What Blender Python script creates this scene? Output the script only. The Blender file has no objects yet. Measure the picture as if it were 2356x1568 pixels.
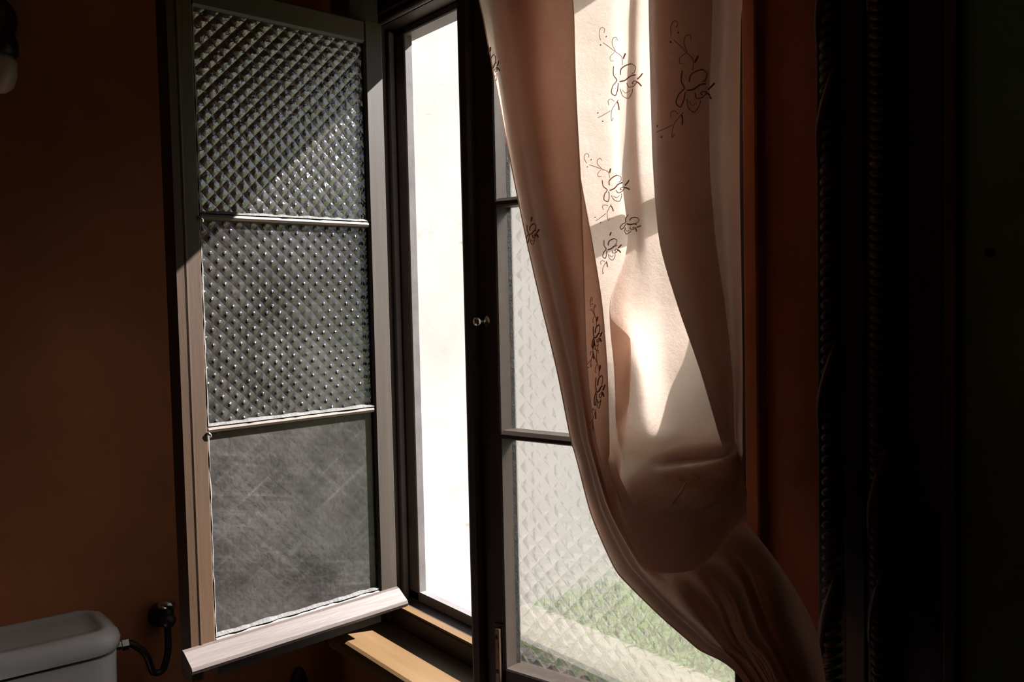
import bpy, bmesh, math, random
from mathutils import Vector, Matrix, noise as mnoise
from mathutils.bvhtree import BVHTree

random.seed(7)
scene = bpy.context.scene
COL = scene.collection
PI = math.pi

# ------------------------------------------------------------------ camera
ZC = 1.5
CAM = Vector((0.0, -0.85, ZC))
FPX, YAW, PITCH, ROLL = 2086.6, 0.6478, -0.0488, -0.0216
Fv = Vector((-math.cos(YAW) * math.cos(PITCH), math.sin(YAW) * math.cos(PITCH), math.sin(PITCH)))
R0 = Fv.cross(Vector((0, 0, 1))).normalized()
U0 = R0.cross(Fv)
Rv = math.cos(ROLL) * R0 + math.sin(ROLL) * U0
Uv = -math.sin(ROLL) * R0 + math.cos(ROLL) * U0
cam_data = bpy.data.cameras.new("camera")
cam_data.sensor_fit = 'HORIZONTAL'
cam_data.sensor_width = 36.0
cam_data.lens = 36.0 * FPX / 2356.0
cam_data.clip_start = 0.02
cam = bpy.data.objects.new("camera", cam_data)
COL.objects.link(cam)
cam.matrix_world = Matrix(((Rv.x, Uv.x, -Fv.x, CAM.x), (Rv.y, Uv.y, -Fv.y, CAM.y), (Rv.z, Uv.z, -Fv.z, CAM.z), (0, 0, 0, 1)))
scene.camera = cam

# ------------------------------------------------------------------ sky, sun, exposure
world = bpy.data.worlds.new("sky")
scene.world = world
world.use_nodes = True
wn = world.node_tree.nodes
wl = world.node_tree.links
for n in list(wn):
    wn.remove(n)
wo = wn.new('ShaderNodeOutputWorld')
wb = wn.new('ShaderNodeBackground')
sky = wn.new('ShaderNodeTexSky')
sky.sky_type = 'NISHITA'
sky.sun_disc = False
SUN_TRAVEL = Vector((-0.30, -1.0, -0.89)).normalized()
sky.sun_elevation = math.asin(-SUN_TRAVEL.z)
sky.sun_rotation = math.atan2(-SUN_TRAVEL.x, -SUN_TRAVEL.y)
wl.new(sky.outputs[0], wb.inputs[0])
wb.inputs[1].default_value = 0.10
wl.new(wb.outputs[0], wo.inputs[0])
sun_data = bpy.data.lights.new("sun", 'SUN')
sun_data.energy = 30.0
sun_data.angle = math.radians(0.53)
sun_data.color = (1.0, 0.97, 0.95)
sun = bpy.data.objects.new("sun", sun_data)
COL.objects.link(sun)
sun.location = (4, 6, 8)
sun.rotation_euler = SUN_TRAVEL.to_track_quat('-Z', 'Y').to_euler()

scene.view_settings.view_transform = 'Standard'
scene.view_settings.look = 'None'
scene.view_settings.exposure = 0.35
scene.view_settings.gamma = 1.0
scene.view_settings.use_curve_mapping = False
scene.cycles.use_denoising = True
scene.cycles.max_bounces = 14
scene.cycles.diffuse_bounces = 8
scene.cycles.transparent_max_bounces = 24
scene.cycles.transmission_bounces = 10
scene.cycles.sample_clamp_indirect = 6.0
scene.cycles.caustics_refractive = True
scene.cycles.caustics_reflective = False


# ------------------------------------------------------------------ helpers
def ray(u, v):
    return Fv + Rv * ((u - 1178.0) / FPX) - Uv * ((v - 784.0) / FPX)


def at_y(u, v, y):
    """point of the room at depth y behind a spot of the photograph"""
    r = ray(u, v)
    return CAM + r * ((y - CAM.y) / r.y)


def at_x(u, v, x):
    r = ray(u, v)
    return CAM + r * ((x - CAM.x) / r.x)


def link(o, parent=None):
    COL.objects.link(o)
    if parent is not None:
        o.parent = parent
    return o


def empty(name, loc=(0, 0, 0), rz=0.0, parent=None):
    o = bpy.data.objects.new(name, None)
    o.empty_display_size = 0.05
    o.location = loc
    o.rotation_euler = (0, 0, rz)
    return link(o, parent)


def tag(o, label, cat=None, kind=None, group=None):
    o["label"] = label
    if cat:
        o["category"] = cat
    if kind:
        o["kind"] = kind
    if group:
        o["group"] = group
    return o


def obj(name, bm, mat, parent=None, smooth=False, loc=None):
    me = bpy.data.meshes.new(name)
    bm.normal_update()
    bm.to_mesh(me)
    bm.free()
    if mat is not None:
        me.materials.append(mat)
    if smooth:
        for p in me.polygons:
            p.use_smooth = True
    o = bpy.data.objects.new(name, me)
    if loc is not None:
        o.location = loc
    return link(o, parent)


def add_box(bm, x0, x1, y0, y1, z0, z1, bev=0.0, seg=1):
    tmp = bmesh.new()
    vs = [tmp.verts.new(p) for p in ((x0, y0, z0), (x1, y0, z0), (x1, y1, z0), (x0, y1, z0), (x0, y0, z1), (x1, y0, z1), (x1, y1, z1), (x0, y1, z1))]
    for f in ((0, 3, 2, 1), (4, 5, 6, 7), (0, 1, 5, 4), (1, 2, 6, 5), (2, 3, 7, 6), (3, 0, 4, 7)):
        tmp.faces.new([vs[i] for i in f])
    if bev > 0:
        bmesh.ops.bevel(tmp, geom=tmp.edges[:], offset=bev, segments=seg, profile=0.5, affect='EDGES')
    me = bpy.data.meshes.new("tmp")
    tmp.to_mesh(me)
    tmp.free()
    bm.from_mesh(me)
    bpy.data.meshes.remove(me)
    return bm


def box(name, x0, x1, y0, y1, z0, z1, mat, parent=None, bev=0.0, seg=1, smooth=False):
    bm = bmesh.new()
    add_box(bm, x0, x1, y0, y1, z0, z1, bev, seg)
    return obj(name, bm, mat, parent, smooth)


def prism(bm, profile, axis, a0, a1):
    """extrude a closed 2-D profile along an axis ('x': profile is (y, z); 'z': (x, y); 'y': (x, z))"""
    def pt(p, a):
        return {'x': (a, p[0], p[1]), 'z': (p[0], p[1], a), 'y': (p[0], a, p[1])}[axis]
    va = [bm.verts.new(pt(p, a0)) for p in profile]
    vb = [bm.verts.new(pt(p, a1)) for p in profile]
    n = len(profile)
    for i in range(n):
        bm.faces.new((va[i], va[(i + 1) % n], vb[(i + 1) % n], vb[i]))
    bm.faces.new(va[::-1])
    bm.faces.new(vb)
    bmesh.ops.recalc_face_normals(bm, faces=bm.faces[:])
    return bm


def tube(bm, pts, rad, seg=8, cap=True):
    """tube along points; rad a number or a list"""
    pts = [Vector(p) for p in pts]
    n = len(pts)
    rads = rad if isinstance(rad, (list, tuple)) else [rad] * n
    rings = []
    up = None
    for i, p in enumerate(pts):
        d = (pts[min(i + 1, n - 1)] - pts[max(i - 1, 0)])
        if d.length < 1e-9:
            d = Vector((0, 0, 1))
        d.normalize()
        if up is None:
            up = Vector((0, 0, 1)) if abs(d.z) < 0.9 else Vector((1, 0, 0))
        a = d.cross(up)
        if a.length < 1e-6:
            a = d.orthogonal()
        a.normalize()
        b = a.cross(d)
        up = b
        rings.append([bm.verts.new(p + (a * math.cos(2 * PI * k / seg) + b * math.sin(2 * PI * k / seg)) * rads[i]) for k in range(seg)])
    for i in range(n - 1):
        for k in range(seg):
            bm.faces.new((rings[i][k], rings[i][(k + 1) % seg], rings[i + 1][(k + 1) % seg], rings[i + 1][k]))
    if cap:
        bm.faces.new(rings[0][::-1])
        bm.faces.new(rings[-1])
    return bm


def lathe(bm, prof, seg=24, axis='z', origin=(0, 0, 0)):
    """prof: list of (radius, height)"""
    o = Vector(origin)
    rings = []
    for r, h in prof:
        ring = []
        for k in range(seg):
            a = 2 * PI * k / seg
            c, s = math.cos(a) * r, math.sin(a) * r
            p = {'z': (c, s, h), 'x': (h, c, s), 'y': (c, h, s)}[axis]
            ring.append(bm.verts.new(o + Vector(p)))
        rings.append(ring)
    for i in range(len(rings) - 1):
        for k in range(seg):
            bm.faces.new((rings[i][k], rings[i][(k + 1) % seg], rings[i + 1][(k + 1) % seg], rings[i + 1][k]))
    bm.faces.new(rings[0][::-1])
    bm.faces.new(rings[-1])
    bmesh.ops.recalc_face_normals(bm, faces=bm.faces[:])
    return bm


def rounded_rect(cx, cy, hx, hy, r, seg=6):
    out = []
    for sx, sy, a0 in ((1, 1, 0), (-1, 1, PI / 2), (-1, -1, PI), (1, -1, 1.5 * PI)):
        for k in range(seg + 1):
            a = a0 + PI / 2 * k / seg
            out.append((cx + sx * (hx - r) + r * math.cos(a), cy + sy * (hy - r) + r * math.sin(a)))
    return out


def loft(bm, rings):
    vs = [[bm.verts.new(p) for p in r] for r in rings]
    n = len(vs[0])
    for i in range(len(vs) - 1):
        for k in range(n):
            bm.faces.new((vs[i][k], vs[i][(k + 1) % n], vs[i + 1][(k + 1) % n], vs[i + 1][k]))
    bm.faces.new(vs[0][::-1])
    bm.faces.new(vs[-1])
    bmesh.ops.recalc_face_normals(bm, faces=bm.faces[:])
    return bm


# ------------------------------------------------------------------ materials
class NT:
    def __init__(self, name):
        self.m = bpy.data.materials.new(name)
        self.m.use_nodes = True
        self.t = self.m.node_tree
        for n in list(self.t.nodes):
            self.t.nodes.remove(n)
        self.out = self.t.nodes.new('ShaderNodeOutputMaterial')

    def n(self, kind, **kw):
        nd = self.t.nodes.new(kind)
        for k, v in kw.items():
            if k.startswith('i_'):
                key = k[2:]
                key = int(key) if key.isdigit() else key.replace('_', ' ')
                nd.inputs[key].default_value = v
            else:
                setattr(nd, k, v)
        return nd

    def l(self, a, b):
        self.t.links.new(a, b)

    def math(self, op, a, b=None):
        nd = self.t.nodes.new('ShaderNodeMath')
        nd.operation = op
        for i, x in enumerate((a, b)):
            if x is None:
                continue
            if isinstance(x, (int, float)):
                nd.inputs[i].default_value = x
            else:
                self.l(x, nd.inputs[i])
        return nd.outputs[0]

    def noise(self, scale, detail=4.0, rough=0.6, vec=None, stretch=None):
        nd = self.n('ShaderNodeTexNoise')
        nd.inputs['Scale'].default_value = scale
        nd.inputs['Detail'].default_value = detail
        nd.inputs['Roughness'].default_value = rough
        if vec is None:
            vec = self.n('ShaderNodeTexCoord').outputs['Object']
        if stretch is not None:
            mp = self.n('ShaderNodeMapping')
            mp.inputs['Scale'].default_value = stretch
            self.l(vec, mp.inputs['Vector'])
            vec = mp.outputs[0]
        self.l(vec, nd.inputs['Vector'])
        return nd.outputs['Fac']

    def ramp(self, fac, stops):
        nd = self.n('ShaderNodeValToRGB')
        cr = nd.color_ramp
        while len(cr.elements) < len(stops):
            cr.elements.new(0.5)
        for e, (p, c) in zip(cr.elements, stops):
            e.position = p
            e.color = (c[0], c[1], c[2], 1.0)
        self.l(fac, nd.inputs[0])
        return nd.outputs['Color']

    def bump(self, h, strength, dist):
        nd = self.n('ShaderNodeBump')
        nd.inputs['Strength'].default_value = strength
        nd.inputs['Distance'].default_value = dist
        self.l(h, nd.inputs['Height'])
        return nd.outputs[0]


def mat_surface(name, stops, scale=8.0, rough=0.7, stretch=None, bump=0.3, bdist=0.002, bscale=None, spec=0.3, metal=0.0, detail=5.0):
    t = NT(name)
    p = t.n('ShaderNodeBsdfPrincipled')
    fac = t.noise(scale, detail, 0.62, stretch=stretch)
    t.l(t.ramp(fac, stops), p.inputs['Base Color'])
    p.inputs['Roughness'].default_value = rough
    p.inputs['Metallic'].default_value = metal
    p.inputs['Specular IOR Level'].default_value = spec
    if bump > 0:
        h = t.noise(bscale or scale * 3, 6.0, 0.65, stretch=stretch)
        t.l(t.bump(h, bump, bdist), p.inputs['Normal'])
    t.l(p.outputs[0], t.out.inputs['Surface'])
    return t.m


M = {}
M['red_wall'] = mat_surface('red_wall', [(0.25, (0.2508, 0.0892, 0.036)), (0.55, (0.3223, 0.1166, 0.0487)), (0.8, (0.3935, 0.1486, 0.0646))], 3.0, 0.75, bump=0.25, bdist=0.003, bscale=60, spec=0.15)
M['ceiling'] = mat_surface('ceiling', [(0.3, (0.504, 0.408, 0.336)), (0.7, (0.6, 0.504, 0.42))], 3.0, 0.9, bump=0.1, spec=0.1)
M['floor'] = mat_surface('floor', [(0.3, (0.192, 0.096, 0.0541)), (0.7, (0.288, 0.144, 0.084))], 5.0, 0.6, bump=0.1)
M['wood'] = mat_surface('weathered_wood', [(0.28, (0.0164, 0.0109, 0.0073)), (0.5, (0.0264, 0.0178, 0.0125)), (0.75, (0.0396, 0.0285, 0.0211))], 22.0, 0.55, stretch=(1, 1, 0.08), bump=0.35, bdist=0.0012, spec=0.35)
M['wood_brown'] = mat_surface('brown_wood', [(0.28, (0.0221, 0.0109, 0.0045)), (0.5, (0.0356, 0.0178, 0.0077)), (0.75, (0.0535, 0.0285, 0.0131))], 22.0, 0.55, stretch=(1, 1, 0.08), bump=0.35, bdist=0.0012, spec=0.35)
M['wood_h'] = mat_surface('weathered_wood_rail', [(0.28, (0.022, 0.0153, 0.0109)), (0.5, (0.0367, 0.0265, 0.0202)), (0.75, (0.0557, 0.0428, 0.0337))], 22.0, 0.55, stretch=(0.08, 1, 1), bump=0.35, bdist=0.0012, spec=0.35)
M['muntin'] = mat_surface('muntin_wood', [(0.28, (0.033, 0.0207, 0.0125)), (0.5, (0.0551, 0.0358, 0.0232)), (0.75, (0.0835, 0.0578, 0.0388))], 22.0, 0.55, stretch=(0.08, 1, 1), bump=0.35, bdist=0.0012, spec=0.35)
M['drip'] = mat_surface('worn_painted_drip', [(0.3, (0.0352, 0.0242, 0.0198)), (0.55, (0.0497, 0.0363, 0.0312)), (0.8, (0.0662, 0.0524, 0.0464))], 26.0, 0.5, stretch=(0.1, 1, 1), bump=0.4, bdist=0.0015)
M['frame_wood'] = mat_surface('frame_wood', [(0.3, (0.0168, 0.012, 0.0096)), (0.55, (0.03, 0.0222, 0.018)), (0.8, (0.045, 0.0342, 0.0282))], 18.0, 0.5, stretch=(1, 1, 0.1), bump=0.3, bdist=0.001, spec=0.4)
M['frame_edge_lit'] = mat_surface('frame_edge_sky_lit', [(0.3, (0.0896, 0.0784, 0.0784)), (0.7, (0.1344, 0.1204, 0.1204))], 18.0, 0.5, bump=0.2, bdist=0.001)  # lighter than the frame wood: sky light on stops and beads put into the colour
M['sill'] = mat_surface('sill_varnish', [(0.3, (0.0698, 0.0372, 0.0149)), (0.55, (0.093, 0.0535, 0.0232)), (0.8, (0.1162, 0.072, 0.0348))], 16.0, 0.45, stretch=(0.12, 1, 1), bump=0.25, bdist=0.001, spec=0.4)
M['putty'] = mat_surface('putty', [(0.3, (0.0529, 0.05, 0.047)), (0.7, (0.0853, 0.0823, 0.0794))], 60.0, 0.7, bump=0.8, bdist=0.003)
M['dark_metal'] = mat_surface('dark_metal', [(0.3, (0.03, 0.028, 0.026)), (0.7, (0.07, 0.06, 0.055))], 30.0, 0.35, bump=0.1, metal=0.8)
M['brown_metal'] = mat_surface('brown_metal', [(0.3, (0.16, 0.10, 0.07)), (0.7, (0.26, 0.17, 0.12))], 40.0, 0.45, bump=0.3, bdist=0.0006, metal=0.5)
M['chrome'] = mat_surface('chrome', [(0.3, (0.62, 0.62, 0.62)), (0.7, (0.75, 0.75, 0.75))], 10.0, 0.18, bump=0.0, metal=1.0)
M['porcelain'] = mat_surface('porcelain', [(0.3, (0.3212, 0.3212, 0.3255)), (0.7, (0.3472, 0.3472, 0.3515))], 4.0, 0.18, bump=0.0, spec=0.6)
M['carved'] = mat_surface('carved_dark_wood', [(0.3, (0.030, 0.014, 0.009)), (0.7, (0.075, 0.032, 0.022))], 30.0, 0.38, stretch=(1, 1, 0.2), bump=0.4, bdist=0.001, spec=0.5)
M['black_wood'] = mat_surface('black_wood', [(0.3, (0.010, 0.008, 0.007)), (0.7, (0.020, 0.016, 0.014))], 30.0, 0.4, bump=0.2, bdist=0.001)
M['green_panel'] = mat_surface('green_panel', [(0.3, (0.088, 0.182, 0.13)), (0.7, (0.12, 0.2405, 0.1755))], 3.0, 0.45, bump=0.15, spec=0.3)
M['pale_thread'] = mat_surface('pale_thread', [(0.3, (0.75, 0.66, 0.55)), (0.7, (0.85, 0.76, 0.65))], 100.0, 0.5, bump=0.0)
M['grass'] = mat_surface('grass', [(0.3, (0.03, 0.085, 0.008)), (0.55, (0.055, 0.13, 0.014)), (0.8, (0.1, 0.18, 0.03))], 9.0, 0.7, bump=0.0)
M['turf'] = mat_surface('turf', [(0.3, (0.03, 0.075, 0.01)), (0.7, (0.065, 0.12, 0.02))], 6.0, 0.9, bump=0.4, bdist=0.01)
M['path'] = mat_surface('pale_path', [(0.3, (0.1677, 0.1536, 0.1305)), (0.7, (0.2142, 0.2003, 0.1769))], 3.0, 0.85, bump=0.3, bdist=0.004, bscale=40)
M['lamp_glass'] = mat_surface('lamp_glass', [(0.3, (0.45, 0.38, 0.34)), (0.7, (0.55, 0.47, 0.42))], 6.0, 0.25, bump=0.0, spec=0.6)


def mat_outside_wall():
    t = NT('lime_wash')
    p = t.n('ShaderNodeBsdfPrincipled')
    tc = t.n('ShaderNodeTexCoord').outputs['Object']
    base = t.ramp(t.noise(2.2, 7, 0.65, vec=tc), [(0.25, (0.255, 0.255, 0.240)), (0.5, (0.305, 0.31, 0.302)), (0.75, (0.335, 0.342, 0.336))])
    # hairline cracks
    vo = t.n('ShaderNodeTexVoronoi', feature='DISTANCE_TO_EDGE')
    vo.inputs['Scale'].default_value = 1.3
    nz = t.n('ShaderNodeTexNoise')
    nz.inputs['Scale'].default_value = 3.0
    nz.inputs['Detail'].default_value = 6.0
    t.l(tc, nz.inputs['Vector'])
    mx = t.n('ShaderNodeMix', data_type='VECTOR')
    mx.inputs[0].default_value = 0.35
    t.l(tc, mx.inputs[4])
    t.l(nz.outputs['Color'], mx.inputs[5])
    t.l(mx.outputs[1], vo.inputs['Vector'])
    crack = t.ramp(vo.outputs['Distance'], [(0.0, (0.88, 0.88, 0.86)), (0.006, (1, 1, 1))])
    # dark smears
    sm = t.ramp(t.noise(7.0, 3, 0.5, vec=tc, stretch=(1, 1, 3)), [(0.66, (1, 1, 1)), (0.78, (0.62, 0.60, 0.55))])
    m1 = t.n('ShaderNodeMix', data_type='RGBA', blend_type='MULTIPLY')
    m1.inputs[0].default_value = 1.0
    t.l(base, m1.inputs[6])
    t.l(crack, m1.inputs[7])
    m2 = t.n('ShaderNodeMix', data_type='RGBA', blend_type='MULTIPLY')
    m2.inputs[0].default_value = 1.0
    t.l(m1.outputs[2], m2.inputs[6])
    t.l(sm, m2.inputs[7])
    t.l(m2.outputs[2], p.inputs['Base Color'])
    p.inputs['Roughness'].default_value = 0.9
    p.inputs['Specular IOR Level'].default_value = 0.1
    t.l(t.bump(t.noise(30, 6, 0.7, vec=tc), 0.2, 0.002), p.inputs['Normal'])
    t.l(p.outputs[0], t.out.inputs['Surface'])
    return t.m


def mat_glass(name, relief=1.0, cell=0.0165, dust=0.10, clear=0.62, refr=0.5, scratch=0.0, gloss=0.12, grough=0.16, star_amt=0.3, tint=(0.93, 0.94, 0.92), ior=1.25, rrough=0.16, soft=1.0, bead_amt=0.0, fine_amt=0.28):
    """pressed patterned glass: diagonal lattice of pillows, a film of dust, partly see-through"""
    t = NT(name)
    tc = t.n('ShaderNodeTexCoord').outputs['Object']
    sp = t.n('ShaderNodeSeparateXYZ')
    t.l(tc, sp.inputs[0])
    wob = t.noise(18.0, 2, 0.5, vec=tc)
    wv = t.math('MULTIPLY', t.math('SUBTRACT', wob, 0.5), 0.006)
    X = t.math('ADD', sp.outputs['X'], wv)
    Z = t.math('SUBTRACT', sp.outputs['Z'], wv)
    k = PI / (cell * 1.41421)
    P = t.math('MULTIPLY', t.math('ADD', X, Z), k)
    Q = t.math('MULTIPLY', t.math('SUBTRACT', X, Z), k)
    ap = t.math('ABSOLUTE', t.math('SINE', P))
    aq = t.math('ABSOLUTE', t.math('SINE', Q))
    pil = t.math('POWER', t.math('MULTIPLY', ap, aq), 0.75)
    # four-petal star pressed into every pillow
    star = t.math('MULTIPLY', t.math('ABSOLUTE', t.math('SINE', t.math('MULTIPLY', X, k * 1.41421))), t.math('ABSOLUTE', t.math('SINE', t.math('MULTIPLY', Z, k * 1.41421))))
    h = t.math('ADD', pil, t.math('MULTIPLY', star, star_amt))
    bead = t.math('POWER', t.math('MULTIPLY', ap, aq), 9.0)
    wear = t.math('MINIMUM', t.math('MULTIPLY', t.math('POWER', t.noise(22.0, 3, 0.7, vec=tc), 3.0), 8.0), 1.4)
    bead = t.math('MULTIPLY', bead, wear)
    h = t.math('ADD', t.math('MULTIPLY', h, soft), t.math('MULTIPLY', bead, bead_amt))
    fine = t.noise(140.0, 3, 0.6, vec=tc)
    h = t.math('ADD', h, t.math('MULTIPLY', fine, fine_amt))
    nrm = t.bump(h, 0.9 * relief, 0.0035)
    tr = t.n('ShaderNodeBsdfTransparent')
    tr.inputs[0].default_value = (*tint, 1)
    rf = t.n('ShaderNodeBsdfRefraction')
    rf.inputs['IOR'].default_value = ior
    rf.inputs['Roughness'].default_value = rrough
    rf.inputs[0].default_value = (*tint, 1)
    t.l(nrm, rf.inputs['Normal'])
    gl = t.n('ShaderNodeBsdfAnisotropic')
    gl.inputs['Roughness'].default_value = grough
    gl.inputs[0].default_value = (0.95, 0.95, 0.95, 1)
    t.l(nrm, gl.inputs['Normal'])
    df = t.n('ShaderNodeBsdfDiffuse')
    df.inputs[0].default_value = (0.70, 0.655, 0.635, 1)
    t.l(nrm, df.inputs['Normal'])
    tl = t.n('ShaderNodeBsdfTranslucent')
    tl.inputs[0].default_value = (0.80, 0.79, 0.75, 1)
    t.l(nrm, tl.inputs['Normal'])
    dd = t.n('ShaderNodeMixShader')
    dd.inputs[0].default_value = 0.5
    t.l(df.outputs[0], dd.inputs[1])
    t.l(tl.outputs[0], dd.inputs[2])
    # clear / refracting
    a = t.n('ShaderNodeMixShader')
    a.inputs[0].default_value = refr
    t.l(tr.outputs[0], a.inputs[1])
    t.l(rf.outputs[0], a.inputs[2])
    # + gloss
    b = t.n('ShaderNodeMixShader')
    b.inputs[0].default_value = gloss
    t.l(a.outputs[0], b.inputs[1])
    t.l(gl.outputs[0], b.inputs[2])
    # + dust with streaks and blotches
    dn = t.noise(9.0, 8, 0.7, vec=tc)
    dfac = t.math('MULTIPLY', t.math('POWER', dn, 1.8), dust * 3.0)
    if scratch > 0:
        for rot, st in ((0.75, 90.0), (-0.6, 120.0), (0.2, 100.0)):
            mp = t.n('ShaderNodeMapping')
            mp.inputs['Rotation'].default_value = (0, rot, 0)
            t.l(tc, mp.inputs['Vector'])
            mp2 = t.n('ShaderNodeMapping')
            mp2.inputs['Scale'].default_value = (0.05, 1, 1.0)
            t.l(mp.outputs[0], mp2.inputs['Vector'])
            mp = mp2
            nz = t.n('ShaderNodeTexNoise')
            nz.inputs['Scale'].default_value = st
            nz.inputs['Detail'].default_value = 4.0
            t.l(mp.outputs[0], nz.inputs['Vector'])
            dfac = t.math('ADD', dfac, t.math('MULTIPLY', t.math('POWER', nz.outputs['Fac'], 7.0), scratch * 6.0))
    c = t.n('ShaderNodeMixShader')
    t.l(t.math('MINIMUM', dfac, 0.85), c.inputs[0])
    t.l(b.outputs[0], c.inputs[1])
    t.l(dd.outputs[0], c.inputs[2])
    t.l(c.outputs[0], t.out.inputs['Surface'])
    return t.m


def mat_cloth():
    t = NT('curtain_cloth')
    tc = t.n('ShaderNodeTexCoord').outputs['Object']
    col = t.ramp(t.noise(14.0, 4, 0.6, vec=tc), [(0.3, (0.46, 0.31, 0.24)), (0.7, (0.54, 0.38, 0.30))])
    col2 = t.ramp(t.noise(14.0, 4, 0.6, vec=tc), [(0.3, (0.90, 0.715, 0.61)), (0.7, (0.97, 0.80, 0.70))])
    h = t.math('ADD', t.noise(26.0, 4, 0.55, vec=tc), t.math('MULTIPLY', t.noise(900.0, 2, 0.5, vec=tc), 0.12))
    nrm = t.bump(h, 0.35, 0.006)
    d = t.n('ShaderNodeBsdfDiffuse')
    tl = t.n('ShaderNodeBsdfTranslucent')
    t.l(col, d.inputs[0])
    t.l(col2, tl.inputs[0])
    t.l(nrm, d.inputs['Normal'])
    t.l(nrm, tl.inputs['Normal'])
    mx = t.n('ShaderNodeMixShader')
    mx.inputs[0].default_value = 0.57
    t.l(d.outputs[0], mx.inputs[1])
    t.l(tl.outputs[0], mx.inputs[2])
    t.l(mx.outputs[0], t.out.inputs['Surface'])
    return t.m


def mat_thread():
    t = NT('thread')
    d = t.n('ShaderNodeBsdfDiffuse')
    d.inputs[0].default_value = (0.22, 0.12, 0.09, 1)
    tl = t.n('ShaderNodeBsdfTranslucent')
    t.l(t.ramp(t.noise(300.0, 2), [(0.3, (0.55, 0.36, 0.28)), (0.7, (0.72, 0.50, 0.40))]), tl.inputs[0])
    mx = t.n('ShaderNodeMixShader')
    mx.inputs[0].default_value = 0.5
    t.l(d.outputs[0], mx.inputs[1])
    t.l(tl.outputs[0], mx.inputs[2])
    t.l(mx.outputs[0], t.out.inputs['Surface'])
    return t.m


M['thread'] = mat_thread()
M['lime'] = mat_outside_wall()
M['glass_lattice'] = mat_glass('lattice_glass', 0.9, soft=0.55, bead_amt=0.3, fine_amt=0.6, dust=0.045, refr=0.96, gloss=0.13, grough=0.07, star_amt=0.15, tint=(0.60, 0.59, 0.58))
M['glass_mid'] = mat_glass('lattice_glass_dusty', 0.8, soft=0.35, bead_amt=0.9, dust=0.055, refr=0.96, gloss=0.06, grough=0.10, star_amt=0.15, tint=(0.60, 0.59, 0.58))
M['glass_scratched'] = mat_glass('scratched_glass', 0.6, soft=0.10, fine_amt=0.5, dust=0.07, refr=0.96, gloss=0.02, scratch=0.08, star_amt=0.0, tint=(0.58, 0.56, 0.54))
M['glass_right'] = mat_glass('star_glass', 0.62, cell=0.0195, soft=0.8, fine_amt=0.4, dust=0.018, refr=0.40, gloss=0.03, star_amt=0.5, rrough=0.09, tint=(0.785, 0.78, 0.772), ior=1.3)
M['cloth'] = mat_cloth()

# ------------------------------------------------------------------ the room and the ground outside
XL = -1.751                     # inner face of the left wall
OX0, OX1, OZ0, OZ1 = -1.535, -0.648, 0.885, 2.085   # hole for the window
bm = bmesh.new()
add_box(bm, -3.6, OX0, 0.0, 0.075, 0, 2.75)
add_box(bm, OX1, 1.35, 0.0, 0.075, 0, 2.75)
add_box(bm, OX0, OX1, 0.0, 0.075, 0, OZ0)
add_box(bm, OX0, OX1, 0.0, 0.075, OZ1, 2.75)
tag(obj('wall_window', bm, M['red_wall']), 'dark red-brown plaster wall that holds the casement window', kind='structure')
tag(box('wall_left', XL - 0.12, XL, -1.9, 0.0, 0, 2.6, M['red_wall']), 'dark red-brown plaster wall behind the toilet cistern', kind='structure')
tag(box('wall_right', 1.2, 1.32, -1.9, 0.0, 0, 2.6, M['red_wall']), 'red-brown side wall beyond the carved frame', kind='structure')
tag(box('wall_back', XL - 0.12, 1.32, -2.02, -1.9, 0, 2.6, M['red_wall']), 'red-brown wall behind the viewer', kind='structure')
tag(box('floor', XL - 0.12, 1.32, -2.02, 0.0, -0.1, 0.0, M['floor']), 'dark brown floor of the washroom', kind='structure')
tag(box('ceiling', -3.6, 1.35, -2.02, 0.075, 2.6, 2.78, M['ceiling']), 'dim plaster ceiling of the washroom', kind='structure')
tag(box('wall_outside', -3.62, -3.45, 0.075, 9.0, -0.05, 4.2, M['lime']), 'sunlit whitewashed wall with fine cracks outside the window', kind='structure')
tag(box('ground_path', -3.45, 4.0, 0.075, 1.84, -0.08, 0.0, M['path']), 'pale sunlit paving outside under the window', kind='structure')
tag(box('ground_lawn', -3.45, 4.0, 1.84, 9.0, -0.08, -0.005, M['turf']), 'green lawn soil beyond the pale paving', kind='structure')
bm = bmesh.new()
for i in range(9000):
    x = random.uniform(-3.4, -0.2)
    y = 1.86 + random.random() ** 1.3 * 3.6
    a = random.uniform(0, PI)
    w = random.uniform(0.004, 0.009)
    hgt = random.uniform(0.03, 0.075)
    lx, ly = random.uniform(-.03, .03), random.uniform(-.03, .03)
    p = Vector((x, y, -0.006))
    d = Vector((math.cos(a) * w, math.sin(a) * w, 0))
    bm.faces.new((bm.verts.new(p - d), bm.verts.new(p + d), bm.verts.new(p + Vector((lx, ly, hgt)))))
tag(obj('grass', bm, M['grass']), 'green grass blades on the lawn seen through patterned glass', 'grass', 'stuff')

# ------------------------------------------------------------------ window frame
wf = empty('window_1', (0, 0, 0))
tag(wf, 'dark wooden frame of the casement window in the red-brown wall', kind='structure')
YI, YS, YO = -0.016, 0.03, 0.048      # room face, stop, outer face
JL, JR = -1.4746, -0.70               # clear opening between the stops
ZB, ZT = 0.94, 1.989
bm = bmesh.new()
prism(bm, [(-1.537, YI), (-1.519, YI), (-1.515, YI + .004), (-1.515, YO), (-1.537, YO)], 'z', 0.882, 2.088)
obj('jamb', bm, M['frame_wood'], wf)
box('sun_block_batten', -1.5365, -1.462, -0.088, -0.030, 0.942, 2.085, M['frame_wood'], wf, bev=0.002)  # unseen batten, added to stop sun leaking between jamb and open sash
box('jamb_packing', -1.5365, -1.520, -0.030, YI, 0.885, 2.085, M['frame_wood'], wf)
box('jamb_stop', -1.515, JL, YS, YO, 0.92, 2.004, M['frame_edge_lit'], wf, bev=0.002)
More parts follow.
